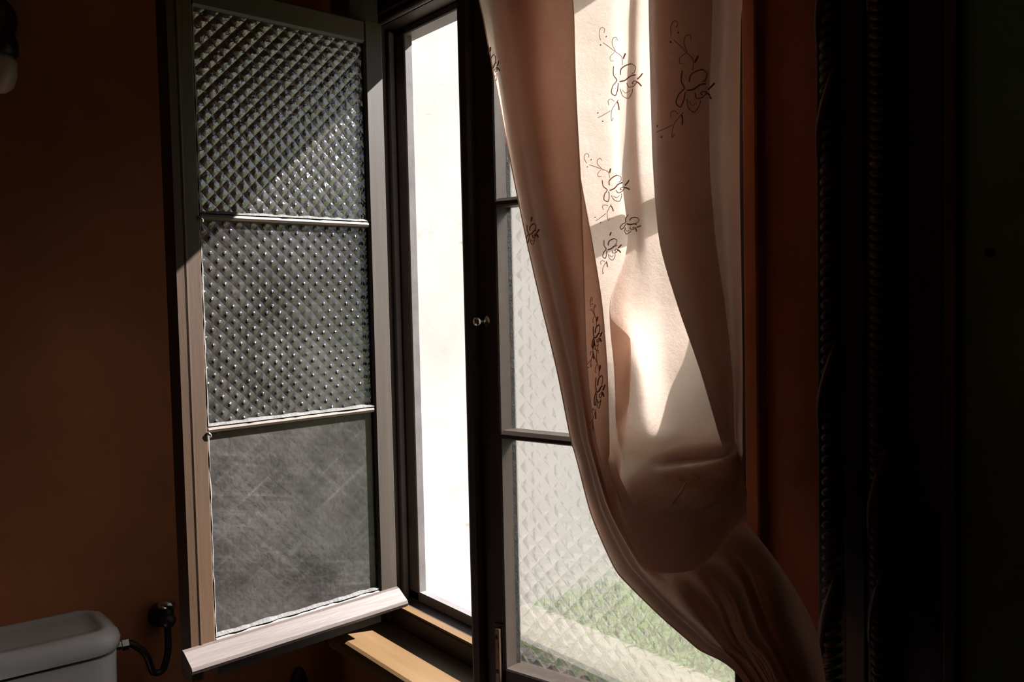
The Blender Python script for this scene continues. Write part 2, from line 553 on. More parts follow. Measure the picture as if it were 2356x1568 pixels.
box('jamb_bead', -1.5145, -1.503, 0.014, 0.026, 0.92, 2.0, M['frame_edge_lit'], wf, bev=0.003, seg=2)
box('jamb', -0.664, -0.645, YI, YO, 0.882, 2.088, M['red_wall'], wf, bev=0.002)
bm = bmesh.new()
prism(bm, [(YI, 2.088), (YI, 2.022), (0.004, 2.016), (0.004, 2.008), (YS, 2.003), (.068, 2.003), (.068, 2.088)], 'x', -1.515, -0.664)
obj('head', bm, M['frame_wood'], wf)
box('head_stop', -1.515, -0.664, YS, .067, ZT, 2.003, M['frame_edge_lit'], wf, bev=0.002)
bm = bmesh.new()
tube(bm, [(-1.514, -0.006, 2.011), (-0.664, -0.006, 2.011)], 0.006, 10)
obj('head_bead', bm, M['frame_edge_lit'], wf, smooth=True)
bm = bmesh.new()
prism(bm, [(YI + .004, 0.882), (YI + .004, 0.914), (-0.010, 0.918), (YS, 0.922), (YO, 0.922), (YO, 0.882)], 'x', -1.515, -0.664)
obj('bottom_rail', bm, M['frame_wood'], wf)
box('bottom_ledge', -1.515, -0.664, -0.0125, 0.006, 0.9175, 0.921, M['sill'], wf, bev=0.001)
box('bottom_stop', -1.515, -0.664, YS, YO, 0.9215, ZB, M['frame_edge_lit'], wf, bev=0.002)

# window board (inner sill)
bm = bmesh.new()
SZ = 0.880
prof = [(0.0, SZ), (-0.118, SZ), (-0.1235, SZ - 0.003), (-0.127, SZ - 0.009), (-0.128, SZ - 0.016), (-0.1265, SZ - 0.024), (-0.122, SZ - 0.029), (-0.116, SZ - 0.031), (0.0, SZ - 0.031)]
prism(bm, prof, 'x', -1.544, -0.655)
tag(obj('window_sill', bm, M['sill']), 'varnished tan window board with a rounded front under the open casement', 'window sill')

# ------------------------------------------------------------------ left casement, swung into the room
A1 = 0.1294
ls = empty('casement_sash', (-1.4201, -0.0288, 0), math.atan2(-math.cos(A1), math.sin(A1)))
tag(ls, 'three-pane wooden casement swung open into the room beside the toilet wall, sun on its panes', 'window sash')
TH = 0.036
GT, M1, M2, GB = 1.9423, 1.6306, 1.3071, 0.9874
S0, S1, S2, S3 = 0.020, 0.0585, 0.3665, 0.392


def stile(name, s0, s1, parent, mat, inner_at_s1, y1=0.0, z0=0.945, z1=1.981):
    bm = bmesh.new()
    if inner_at_s1:
        pr = [(s0, y1 - TH), (s1, y1 - TH), (s1, y1 - 0.004), (s1 - 0.004, y1), (s0 + .002, y1), (s0, y1 - .002)]
    else:
        pr = [(s0, y1 - TH), (s1, y1 - TH), (s1, y1 - 0.002), (s1 - .002, y1), (s0 + 0.004, y1), (s0, y1 - 0.004)]
    prism(bm, pr, 'z', z0, z1)
    return obj(name, bm, mat, parent)


stile('stile', S0, S1, ls, M['wood'], True)
stile('stile', S2, S3, ls, M['wood_brown'], False)
# rounded meeting edge on the free stile
bm = bmesh.new()
prism(bm, [(S3 - .001, -TH), (S3 + .015, -TH), (S3 + .017, -TH + .003), (S3 + .017, -0.003), (S3 + .0155, -0.0006), (S3 + .004, 0.0004), (S3 + .001, 0.0016), (S3 - .002, 0.0014), (S3 - .003, -.001)], 'z', 0.930, 1.979)
obj('meeting_bead', bm, M['wood_brown'], ls)
bm = bmesh.new()
prism(bm, [(-TH, GT), (-0.004, GT), (0.0, GT + .004), (0.0, 1.978), (-.003, 1.981), (-TH, 1.981)], 'x', S1, S2)
obj('rail', bm, M['wood_h'], ls)
bm = bmesh.new()
prism(bm, [(-TH, 0.928), (0.0, 0.928), (0.0, GB - .006), (-0.006, GB), (-TH, GB)], 'x', S1, S2)
obj('rail', bm, M['wood_h'], ls)
for zc in (M1, M2):
    bm = bmesh.new()
    prism(bm, [(-0.030, zc - .006), (-0.014, zc - .0075), (-.0025, zc - .004), (-.001, zc), (-.0025, zc + .0035), (-0.014, zc + .0065), (-0.030, zc + .006)], 'x', S1, S2)
    obj('muntin', bm, M['muntin'], ls)
bm = bmesh.new()
prism(bm, [(0.0, 0.951), (0.004, 0.955), (0.024, 0.951), (0.030, 0.954), (0.032, 0.959), (0.030, 0.964), (0.006, 0.981), (0.0, 0.983)], 'x', 0.021, 0.422)
obj('drip_board', bm, M['drip'], ls)
YG = -0.0085
panes = ((M1 + .006, GT, 'glass_lattice'), (M2 + .006, M1 - .006, 'glass_mid'), (GB, M2 - .006, 'glass_scratched'))
for z0, z1, mk in panes:
    box('pane', S1 - .003, S2 + .003, YG - .004, YG, z0 - .002, z1 + .002, M[mk], ls)
for z0, z1, mk in panes:
    # putty fillets: along the free stile and the bottom of every light
    for kind in ('side', 'bottom'):
        bm = bmesh.new()
        rr = random.Random(int(z0 * 1000))
        n = 26
        L = (z1 - z0) if kind == 'side' else (S2 - S1)
        rows = []
        for i in range(n + 1):
            w = 0.0035 + rr.uniform(-.0012, .0012)
            dpt = 0.0065 + rr.uniform(-.0015, .0015)
            q = i / n * L
            if kind == 'side':
                rows.append([(S2 + .0005, YG, z0 + q), (S2 - w, YG, z0 + q), (S2 - w * .7, YG + dpt * .5, z0 + q), (S2 + .0005, YG + dpt, z0 + q)])
            else:
                rows.append([(S1 + q, YG, z0 - .0005), (S1 + q, YG, z0 + w), (S1 + q, YG + dpt * .5, z0 + w * .7), (S1 + q, YG + dpt, z0 - .0005)])
        loft(bm, rows)
        obj('putty', bm, M['putty'], ls)
# glazing nails and hinge leaves
for zc in (M1 - .002, M2 - .004):
    bm = bmesh.new()
    tube(bm, [(S2 + .003, -.002, zc), (S2 + .003, .001, zc), (S2 - .001, .002, zc - .003), (S2 - .003, .001, zc - .007)], [.0026, .0028, .0022, .0016], 8)
    obj('glazing_nail', bm, M['chrome'], ls, smooth=True)
for zc in (1.86, 1.08):
    bm = bmesh.new()
    add_box(bm, 0.008, 0.020, -TH - .001, -0.022, zc - .035, zc + .035, .001)
    tube(bm, [(0.006, -0.034, zc - .037), (0.006, -0.034, zc + .037)], .005, 10)
    obj('hinge', bm, M['dark_metal'], ls)

# ------------------------------------------------------------------ right casement, slightly ajar
A2 = 0.2443
rs = empty('casement_sash', (-0.665, -0.0005, 0), math.atan2(-math.sin(A2), -math.cos(A2)))
tag(rs, 'backlit wooden casement standing ajar behind the curtain, grass showing through its patterned panes', 'window sash')
W0, W1, W2, W3 = 0.003, 0.026, 0.379, 0.4318     # y=0 is the room face; local +y points into the room
RG = -0.030


def rstile(s0, s1):
    bm = bmesh.new()
    prism(bm, [(s0, -TH), (s1, -TH), (s1, -0.002), (s1 - .002, 0.0), (s0 + .002, 0.0), (s0, -0.002)], 'z', 0.926, 1.985)
    return obj('stile', bm, M['wood'], rs)


rstile(W0, W1)
rstile(W2, W3)
# moulded cover strip on the meeting edge
bm = bmesh.new()
prism(bm, [(W3 - .016, -0.001), (W3 + .004, -0.001), (W3 + .004, 0.008), (W3 - .001, 0.011), (W3 - .012, 0.011), (W3 - .016, .006)], 'z', 0.930, 1.983)
obj('cover_strip', bm, M['wood'], rs)
for z0, z1 in ((GT, 1.985), (0.926, GB - .022)):
    bm = bmesh.new()
    prism(bm, [(-TH, z0), (-0.002, z0), (0.0, z0 + .002), (0.0, z1 - .002), (-0.002, z1), (-TH, z1)], 'x', W1, W2)
    obj('rail', bm, M['wood_h'], rs)
for zc in (M1 + .002, M2 - .003):
    bm = bmesh.new()
    prism(bm, [(-TH + .004, zc - .006), (-0.003, zc - .006), (0.0, zc - .004), (0.0, zc + .001), (-0.006, zc + .006), (-TH + .004, zc + .006)], 'x', W1, W2)
    obj('muntin', bm, M['wood_h'], rs)
for z0, z1 in ((M1 + .006, GT), (M2 + .003, M1 - .004), (GB - .022, M2 - .008)):
    box('pane', W1 - .003, W2 + .003, RG - .004, RG, z0 - .002, z1 + .002, M['glass_right'], rs)
    bm = bmesh.new()
    prism(bm, [(W2 + .0005, RG), (W2 - .003, RG), (W2 + .0005, RG + .006)], 'z', z0, z1)
    obj('putty', bm, M['putty'], rs)
# catch knob on the meeting stile
bm = bmesh.new()
lathe(bm, [(0.0085, 0.0), (0.0085, 0.002), (0.003, 0.003), (0.0026, 0.010), (0.0042, 0.014), (0.0066, 0.018), (0.0066, 0.021), (0.003, 0.0235)], 20, 'y', (0.402, 0.0, 1.466))
kn = obj('catch_knob', bm, M['chrome'], rs, smooth=True)
# slide bolt at the foot of the meeting stile
bp = box('bolt_plate', 0.382, 0.3975, 0.0, 0.0022, 0.90 + 0.03, 1.030, M['dark_metal'], rs, bev=0.0008)
b1 = box('bolt_bar', 0.3845, 0.3925, 0.0022, 0.0075, 0.932, 1.024, M['brown_metal'], bp, bev=0.0015, seg=2)
for zc in (1.012, 0.962):
    bm = bmesh.new()
    lathe(bm, [(0.0032, 0.0022), (0.0032, 0.0080), (0.0018, 0.0092)], 12, 'y', (0.3885, 0.0, zc))
    obj('bolt_screw', bm, M['dark_metal'], bp, smooth=True)

# ------------------------------------------------------------------ curtain
# every column is one fold line of the cloth, followed from the rod to the tail: (u, v, y)
ROWS = 15


def colm(us, vs, ys):
    return [at_y(u, v, y) for u, v, y in zip(us, vs, ys)]


V = [-110, 60, 230, 400, 560, 700, 850, 1000]
cur = []
# c0 free hem
cur.append(colm([1094, 1116, 1149, 1181, 1214, 1246, 1282, 1312, 1330, 1362, 1412, 1446, 1525, 1602, 1735],
                V + [1065, 1185, 1300, 1343, 1420, 1487, 1610],
                [-.165] * 8 + [-.165, -.165, -.165, -.165, -.16, -.155, -.15]))
# c1 first ridge behind the hem
cur.append(colm([1150, 1165, 1186, 1212, 1243, 1276, 1310, 1336, 1353, 1386, 1437, 1470, 1545, 1618, 1742],
                V + [1062, 1180, 1285, 1325, 1402, 1470, 1610],
                [-.190] * 8 + [-.192, -.195, -.195, -.19, -.185, -.175, -.165]))
# c2 shallow valley
cur.append(colm([1225, 1232, 1243, 1258, 1280, 1306, 1334, 1352, 1366, 1400, 1452, 1490, 1560, 1632, 1748],
                V + [1060, 1170, 1270, 1330, 1402, 1470, 1610],
                [-.172] * 8 + [-.172, -.172, -.172, -.165, -.150, -.148, -.145]))
# c3 rounded right edge of the left pleat
cur.append(colm([1322, 1322, 1327, 1336, 1342, 1346, 1352, 1370, 1384, 1416, 1470, 1520, 1590, 1645, 1752],
                V + [1062, 1180, 1290, 1330, 1410, 1470, 1610],
                [-.180, -.180, -.182, -.185, -.188, -.19, -.195, -.20, -.20, -.20, -.19, -.15, -.150, -.150, -.150]))
# c4 back of that pleat
cur.append(colm([1160, 1175, 1200, 1228, 1258, 1285, 1316, 1345, 1370, 1420, 1482, 1530, 1600, 1655, 1756],
                V + [1066, 1190, 1300, 1322, 1405, 1480, 1610],
                [-.150] * 8 + [-.16, -.19, -.19, -.14, -.16, -.165, -.16]))
# c5 second pleat, its edge peeps out lower down
cur.append(colm([1300, 1302, 1312, 1335, 1364, 1386, 1398, 1402, 1402, 1440, 1500, 1545, 1618, 1668, 1760],
                V + [1072, 1200, 1306, 1312, 1398, 1480, 1610],
                [-.135, -.135, -.135, -.135, -.140, -.145, -.150, -.165, -.18, -.21, -.20, -.14, -.165, -.168, -.165]))
# c6 back of the second pleat
cur.append(colm([1230, 1236, 1250, 1270, 1300, 1330, 1352, 1376, 1400, 1455, 1515, 1560, 1632, 1680, 1768],
                V + [1080, 1205, 1312, 1306, 1392, 1480, 1610],
                [-.118] * 6 + [-.12, -.135, -.17, -.22, -.20, -.14, -.155, -.158, -.155]))
# c7 bright single layer starts
cur.append(colm([1318, 1318, 1322, 1330, 1350, 1372, 1392, 1404, 1420, 1475, 1532, 1575, 1645, 1690, 1776],
                V + [1084, 1205, 1314, 1300, 1384, 1478, 1610],
                [-.098] * 6 + [-.10, -.12, -.17, -.23, -.205, -.14, -.150, -.150, -.150]))
# c8 bright layer, slipping behind the beige flap lower down
cur.append(colm([1405, 1405, 1400, 1410, 1440, 1446, 1452, 1440, 1440, 1495, 1550, 1590, 1658, 1702, 1786],
                V + [1084, 1200, 1314, 1294, 1374, 1474, 1610],
                [-.070, -.070, -.072, -.074, -.072, -.074, -.08, -.10, -.165, -.235, -.205, -.14, -.165, -.172, -.17]))
# c9 left edge of the beige flap
cur.append(colm([1428, 1428, 1424, 1432, 1444, 1403, 1413, 1420, 1452, 1515, 1570, 1604, 1670, 1714, 1796],
                V + [1078, 1195, 1312, 1288, 1362, 1468, 1610],
                [-.066, -.066, -.068, -.074, -.078, -.098, -.098, -.112, -.165, -.24, -.205, -.14, -.172, -.18, -.178]))
# c9b shallow valley in the flap
cur.append(colm([1448, 1448, 1446, 1452, 1464, 1444, 1472, 1490, 1492, 1542, 1592, 1620, 1684, 1730, 1808],
                V + [1068, 1190, 1306, 1280, 1348, 1462, 1610],
                [-.062, -.062, -.063, -.066, -.070, -.082, -.068, -.088, -.155, -.24, -.205, -.14, -.16, -.165, -.165]))
# c10 middle of the flap
cur.append(colm([1478, 1478, 1476, 1480, 1494, 1512, 1530, 1556, 1548, 1582, 1618, 1640, 1702, 1748, 1822],
                V + [1060, 1182, 1292, 1268, 1330, 1452, 1610],
                [-.048, -.048, -.048, -.050, -.056, -.062, -.066, -.092, -.155, -.235, -.20, -.14, -.152, -.152, -.15]))
# c11 flap slips behind the right pleat
cur.append(colm([1580, 1580, 1580, 1580, 1585, 1610, 1645, 1676, 1610, 1622, 1645, 1662, 1724, 1770, 1838],
                V + [1056, 1168, 1262, 1246, 1306, 1440, 1610],
                [-.036, -.036, -.036, -.034, -.036, -.038, -.044, -.074, -.150, -.225, -.195, -.14, -.168, -.175, -.17]))
# c12 left edge of the right pleat
cur.append(colm([1491, 1493, 1497, 1503, 1518, 1558, 1610, 1654, 1666, 1664, 1668, 1682, 1748, 1795, 1856],
                V + [1046, 1150, 1232, 1218, 1290, 1432, 1610],
                [-.112, -.112, -.112, -.114, -.120, -.126, -.130, -.140, -.16, -.21, -.18, -.13, -.16, -.165, -.165]))
# c13 middle of the right pleat
cur.append(colm([1570, 1570, 1572, 1574, 1590, 1618, 1652, 1676, 1686, 1695, 1694, 1702, 1772, 1826, 1876],
                V + [1046, 1140, 1205, 1204, 1292, 1432, 1610],
                [-.122, -.122, -.122, -.124, -.128, -.13, -.132, -.142, -.155, -.19, -.16, -.12, -.14, -.145, -.145]))
# c13b, c13c: one more fold back, added to darken the pleat
cur.append(colm([1640, 1638, 1632, 1634, 1648, 1668, 1684, 1690, 1694, 1706, 1704, 1710, 1782, 1840, 1884],
                V + [1046, 1136, 1194, 1204, 1297, 1433, 1610],
                [-.116, -.116, -.114, -.114, -.118, -.12, -.12, -.13, -.145, -.175, -.15, -.115, -.13, -.135, -.138]))
cur.append(colm([1545, 1546, 1550, 1556, 1574, 1606, 1646, 1680, 1698, 1712, 1710, 1716, 1788, 1848, 1890],
                V + [1046, 1133, 1187, 1205, 1300, 1434, 1610],
                [-.090, -.090, -.090, -.090, -.092, -.094, -.098, -.11, -.13, -.16, -.14, -.108, -.12, -.125, -.128]))
# c14 right edge of the right pleat
cur.append(colm([1664, 1664, 1660, 1660, 1670, 1682, 1692, 1694, 1702, 1718, 1716, 1722, 1796, 1858, 1896],
                V + [1046, 1130, 1180, 1206, 1304, 1436, 1610],
                [-.110, -.108, -.102, -.100, -.10, -.10, -.10, -.11, -.125, -.15, -.13, -.10, -.11, -.115, -.12]))
# c15 last edge, close to the wall
cur.append(colm([1706, 1704, 1702, 1702, 1704, 1706, 1708, 1708, 1708, 1700, 1704, 1716, 1806, 1876, 1906],
                V + [1046, 1130, 1180, 1212, 1318, 1446, 1610],
                [-.055, -.055, -.055, -.055, -.055, -.055, -.055, -.06, -.07, -.09, -.085, -.08, -.09, -.095, -.095]))

# c16, c17: narrow pleat added behind the last edge to darken it
cur.append(colm([1640, 1640, 1640, 1644, 1650, 1660, 1670, 1680, 1692, 1702, 1704, 1716, 1800, 1868, 1900],
                V + [1046, 1130, 1180, 1212, 1318, 1446, 1610],
                [-.042, -.042, -.042, -.042, -.042, -.042, -.044, -.05, -.06, -.08, -.07, -.065, -.08, -.085, -.085]))
cur.append(colm([1704, 1702, 1700, 1700, 1702, 1704, 1706, 1706, 1706, 1702, 1704, 1716, 1804, 1872, 1902],
                V + [1046, 1130, 1180, 1212, 1318, 1446, 1610],
                [-.030, -.030, -.030, -.030, -.030, -.030, -.032, -.036, -.05, -.07, -.06, -.055, -.07, -.075, -.075]))


def crm(p0, p1, p2, p3, t):
    """centripetal-like Catmull-Rom with damped tangents"""
    m1 = (p2 - p0) * 0.42
    m2 = (p3 - p1) * 0.42
    t2, t3 = t * t, t * t * t
    return p1 * (2 * t3 - 3 * t2 + 1) + m1 * (t3 - 2 * t2 + t) + p2 * (-2 * t3 + 3 * t2) + m2 * (t3 - t2)


def resample(seq, k):
    out = []
    n = len(seq)
    for i in range(n - 1):
        a, b = seq[max(i - 1, 0)], seq[min(i + 2, n - 1)]
        for j in range(k):
            out.append(crm(a, seq[i], seq[i + 1], b, j / k))
    out.append(seq[-1].copy())
    return out


# the beige flap ends in an overhanging lip: one more row between its foot and the pouch below
LIP = {8: (1428, 1076, -.146), 9: (1446, 1066, -.148), 10: (1494, 1056, -.150), 11: (1552, 1056, -.170), 12: (1620, 1052, -.194), 13: (1670, 1048, -.202), 14: (1688, 1020, -.150)}
REC = {8: (1432, 1126, -.172), 9: (1454, 1116, -.172), 10: (1502, 1098, -.166), 11: (1556, 1078, -.142), 12: (1612, 1068, -.122), 13: (1664, 1058, -.118), 14: (1698, 1056, -.146)}
for i, c in enumerate(cur):
    if i in LIP:
        c[8] = at_y(*REC[i])
        c.insert(8, at_y(*LIP[i]))
    else:
        c.insert(8, c[7].lerp(c[8], 0.55))
# deepen the folds of the hanging tail
for i, c in enumerate(cur[3:14]):
    for k in (13, 14, 15):
        d = (c[k] - CAM)
        c[k] = CAM + d * (1.0 - 2.4 * (-0.158 - c[k].y) / d.length)
# run every fold line up to the rod and let the tail hang on below the board
ROD_Z = 2.19
for c in cur:
    top = c[0]
    c.insert(0, Vector((top.x * 0.985 - 0.012, -0.105 + (top.y + 0.105) * 0.45, ROD_Z - 0.006)))
    end = c[-1]
    c.append(end + (end - c[-2]).normalized() * 0.05 + Vector((0.035, 0.002, -0.22)))
colsd = [resample(c, 9) for c in cur]
nr = len(colsd[0])
rowsd = [resample([c[i] for c in colsd], 9) for i in range(nr)]
nc = len(rowsd[0])
# soft wrinkles: small ones everywhere, deeper ones in the pouch and the tail
for i, r in enumerate(rowsd):
    f = i / (nr - 1.0)
    amp = 0.0016 + 0.0075 * max(0.0, min(1.0, (f - 0.50) / 0.10))
    for j, p in enumerate(r):
        q = Vector((p.x * 15.0 + p.z * 5.0, 0.0, p.z * 9.0 - p.x * 4.0))
        w = mnoise.noise(q) + 0.5 * mnoise.noise(q * 2.3 + Vector((3.1, 1.7, 0)))
        r[j] = p + (p - CAM).normalized() * (amp * w)
cu = empty('curtain', at_y(1480, 1568, -0.12))
tag(cu, 'cream embroidered cotton curtain pulled aside in front of the ajar casement, sun glowing through it', 'curtain')
bm = bmesh.new()
base = Vector(cu.location)
gv = [[bm.verts.new(p - base) for p in r] for r in rowsd]
for i in range(nr - 1):
    for j in range(nc - 1):
        bm.faces.new((gv[i][j], gv[i][j + 1], gv[i + 1][j + 1], gv[i + 1][j]))
bvh = BVHTree.FromPolygons([p for r in rowsd for p in r],
                           [(i * nc + j, i * nc + j + 1, (i + 1) * nc + j + 1, (i + 1) * nc + j) for i in range(nr - 1) for j in range(nc - 1)])
obj('cloth_panel', bm, M['cloth'], cu, smooth=True)
# unseen cloth layers added behind the pouch and the tail to block light
for push in (0.022, 0.040):
    bm = bmesh.new()
    sub = []
    for i in range(2, len(cur) - 1):
        sub.append([p + (p - CAM).normalized() * (push + 0.004 * ((i * 7 + k * 3) % 3)) for k, p in enumerate(cur[i][10:17 if push < .03 else 14])])
    sub = [resample(c, 5) for c in sub]
    rws = [resample([c[i] for c in sub], 4) for i in range(len(sub[0]))]
    g2 = [[bm.verts.new(p - base) for p in r] for r in rws]
    for i in range(len(rws) - 1):
        for j in range(len(rws[0]) - 1):
            bm.faces.new((g2[i][j], g2[i][j + 1], g2[i + 1][j + 1], g2[i + 1][j]))
    obj('light_block_layer', bm, M['cloth'], cu, smooth=True)
bm = bmesh.new()
tube(bm, [Vector((-1.50, -0.105, ROD_Z)) - base, Vector((-0.60, -0.105, ROD_Z)) - base], 0.007, 12)
rod = obj('rod', bm, M['dark_metal'], cu, smooth=True)
for x in (-1.49, -0.62):
    bm = bmesh.new()
    tube(bm, [Vector((x, -0.105, ROD_Z)) - base, Vector((x, -0.03, ROD_Z)) - base, Vector((x, -0.0005, ROD_Z)) - base], [0.005, 0.005, 0.014], 10)
    obj('rod_bracket', bm, M['dark_metal'], rod, smooth=True)
# stitched hem cord along the free edge
bm = bmesh.new()
tube(bm, [r[0] - base for r in rowsd], 0.0012, 6)
obj('hem_edge', bm, M['cloth'], cu, smooth=True)


def on_cloth(u, v):
    d = ray(u, v).normalized()
    hit = bvh.ray_cast(CAM, d)
    if hit[0] is None:
        return None
    n = hit[1] if hit[1].dot(d) < 0 else -hit[1]
    return hit[0] + n * 0.0007


# one rose spray, strokes in photo pixels around its own centre (1432, 165)
Z0 = lambda pts: [(1050 + x / 3.136 - 1432, y / 3.136 - 165) for x, y in pts]
ROSE = [
    (Z0([(1040, 290), (1030, 240), (1045, 200), (1070, 210), (1065, 240)]), .5),
    (Z0([(1060, 310), (1110, 345), (1150, 375), (1195, 410), (1200, 470)]), .5),
    (Z0([(1150, 370), (1125, 320), (1130, 280), (1155, 270), (1165, 295)]), .5),
    (Z0([(1140, 380), (1110, 410), (1115, 440), (1135, 440)]), .45),
    (Z0([(1206, 425), (1214, 405), (1222, 385)]), 1.3),
    (Z0([(1185, 540), (1190, 500), (1220, 475), (1260, 460)]), .95),
    (Z0([(1260, 460), (1290, 480), (1285, 520), (1265, 530)]), .6),
    (Z0([(1180, 590), (1220, 580), (1255, 550), (1290, 540)]), 1.1),
    (Z0([(1230, 600), (1245, 630), (1280, 620), (1300, 590), (1280, 585), (1265, 600), (1278, 606)]), .7),
    (Z0([(1135, 480), (1135, 540), (1160, 580), (1130, 620), (1120, 670), (1150, 690), (1165, 650), (1170, 600)]), .8),
    (Z0([(1185, 640), (1200, 690), (1240, 710), (1265, 670), (1270, 640)]), .6),
    (Z0([(1200, 650), (1222, 672), (1250, 655)]), .5),
    (Z0([(1305, 572), (1325, 555), (1345, 530)]), 1.2),
    (Z0([(1300, 590), (1318, 602), (1336, 622)]), 1.2),
    (Z0([(1100, 760), (1095, 730), (1115, 715), (1140, 730)]), .5),
    (Z0([(1164, 735), (1172, 760), (1175, 792)]), 1.0),
    (Z0([(1170, 720), (1125, 790), (1118, 840), (1122, 872), (1134, 850)]), .5),
    (Z0([(1112, 800), (1060, 830), (1020, 850)]), .5),
    (Z0([(1080, 262), (1083, 268)]), 1.2),
    (Z0([(1039, 322), (1042, 328)]), 1.1),
    (Z0([(1019, 812), (1022, 818)]), 1.1),
    (Z0([(1054, 872), (1057, 878)]), 1.2),
]


def spray(cx, cy, sx=1.0, sy=1.0, rot=0.0, strokes=ROSE, thick=0.00075):
    bm = bmesh.new()
    made = 0
    c, s = math.cos(rot), math.sin(rot)
    for pts, w in strokes:
        q = [Vector((x * sx * c - y * sy * s + cx, x * sx * s + y * sy * c + cy, 0)) for x, y in pts]
        q = resample(q, 5) if len(q) > 2 else q
        run = []
        for p in q + [None]:
            w3 = on_cloth(p.x, p.y) if p is not None else None
            if w3 is not None and (not run or (w3 - run[-1]).length < 0.02):
                run.append(w3)
                continue
            if len(run) >= 2:
                tube(bm, [r - base for r in run], thick * w, 5)
                made += 1
            run = [w3] if w3 is not None else []
    if made:
        obj('embroidery', bm, M['thread'], cu, smooth=True)["kind"] = "stuff"
    else:
        bm.free()


spray(1432, 165)
spray(1592, 180, 1.15, 1.25, 0.12)
spray(1405, 420, 0.9, 0.75, -0.2)
spray(1452, 505, 0.55, 0.55, 0.5, ROSE[5:14])
spray(1402, 560, 0.6, 0.62, 0.0, ROSE[4:17])
spray(1372, 760, 0.30, 0.75, 0.05)
spray(1378, 880, 0.32, 0.95, 0.05)
spray(1132, 140, 0.34, 0.75, -0.15)
spray(1222, 525, 0.4, 0.6, 0.0, ROSE[4:14])
# loose threads hanging off the fold
for pts in ([(1592, 1084), (1602, 1090), (1614, 1100)], [(1566, 1095), (1582, 1106), (1570, 1130), (1552, 1155)]):
    q = [on_cloth(u, v) for u, v in pts]
    if all(p is not None for p in q):
        bm = bmesh.new()
        tube(bm, [p + Vector((.002, -.004, 0)) - base for p in q], 0.0008, 5)
        obj('loose_thread', bm, M['pale_thread'], cu, smooth=True)

# ------------------------------------------------------------------ carved frame right of the window
mf = empty('carved_mirror', (-0.10, -0.02, 0.45))
tag(mf, 'tall dark carved wooden frame around a dull green panel, right of the curtain', 'mirror')
fx0, fx1, fz0, fz1 = -0.566, 0.388, 0.45, 2.35


def frame_ring(name, inset0, inset1, y_front, y_back, mat, bev=0.002):
    """four mitred-looking members as one ring"""
    bm = bmesh.new()
    a0, a1, b0, b1 = fx0 + inset0, fx1 - inset0, fz0 + inset0, fz1 - inset0
    c0, c1, d0, d1 = fx0 + inset1, fx1 - inset1, fz0 + inset1, fz1 - inset1
    L = Vector(mf.location)
    outer = [(a0, b0), (a1, b0), (a1, b1), (a0, b1)]
    inner = [(c0, d0), (c1, d0), (c1, d1), (c0, d1)]
    vv = []
    for y in (y_front, y_back):
        vv.append(([bm.verts.new(Vector((x, y, z)) - L) for x, z in outer], [bm.verts.new(Vector((x, y, z)) - L) for x, z in inner]))
    for i in range(4):
        j = (i + 1) % 4
        bm.faces.new((vv[0][0][i], vv[0][0][j], vv[0][1][j], vv[0][1][i]))
        bm.faces.new((vv[1][0][j], vv[1][0][i], vv[1][1][i], vv[1][1][j]))
        bm.faces.new((vv[0][0][j], vv[0][0][i], vv[1][0][i], vv[1][0][j]))
        bm.faces.new((vv[0][1][i], vv[0][1][j], vv[1][1][j], vv[1][1][i]))
    bmesh.ops.recalc_face_normals(bm, faces=bm.faces[:])
    if bev:
        bmesh.ops.bevel(bm, geom=bm.edges[:], offset=bev, segments=2, profile=0.5, affect='EDGES')
    return obj(name, bm, mat, mf)


frame_ring('outer_member', 0.0, 0.034, -0.020, -0.001, M['black_wood'])
frame_ring('flat_member', 0.034, 0.058, -0.024, -0.001, M['black_wood'])
frame_ring('inner_member', 0.058, 0.088, -0.022, -0.001, M['black_wood'])
frame_ring('rebate', 0.088, 0.134, -0.012, -0.001, M['black_wood'])
frame_ring('slip', 0.134, 0.146, -0.018, -0.001, M['carved'])
box('panel', fx0 + .140 - mf.location.x, fx1 - .140 - mf.location.x, -0.008 + .02, -0.001 + .02, fz0 + .140 - .45, fz1 - .140 - .45, M['green_panel'], mf)


def rope(name, inset, y, rad, pitch, lean):
    """twisted rope moulding: slanting beads all along the member"""
    bm = bmesh.new()
    L = Vector(mf.location)
    for side in range(4):
        if side in (0, 2):
            x = fx0 + inset if side == 0 else fx1 - inset
            p, d, n = Vector((x, y, fz0 + inset)), Vector((0, 0, 1)), (fz1 - fz0 - 2 * inset)
            e = Vector((1, 0, 0))
        else:
            z = fz0 + inset if side == 1 else fz1 - inset
            p, d, n = Vector((fx0 + inset, y, z)), Vector((1, 0, 0)), (fx1 - fx0 - 2 * inset)
            e = Vector((0, 0, 1))
        k = int(n / pitch)
        for i in range(k):
            c = p + d * (i + .5) * (n / k)
            h = (d * lean + e).normalized() * rad
            tube(bm, [c - h - L, c - h * .5 + Vector((0, -rad * .55, 0)) - L, c + Vector((0, -rad * .8, 0)) - L, c + h * .5 + Vector((0, -rad * .55, 0)) - L, c + h - L],
                 [rad * .18, rad * .34, rad * .40, rad * .34, rad * .18], 6)
    o = obj(name, bm, M['carved'], mf, smooth=True)
    o["kind"] = "stuff"
    return o


rope('rope_carving', 0.017, -0.020, 0.0105, 0.0115, 0.55)
rope('bead_carving', 0.074, -0.022, 0.0105, 0.0088, -0.35)
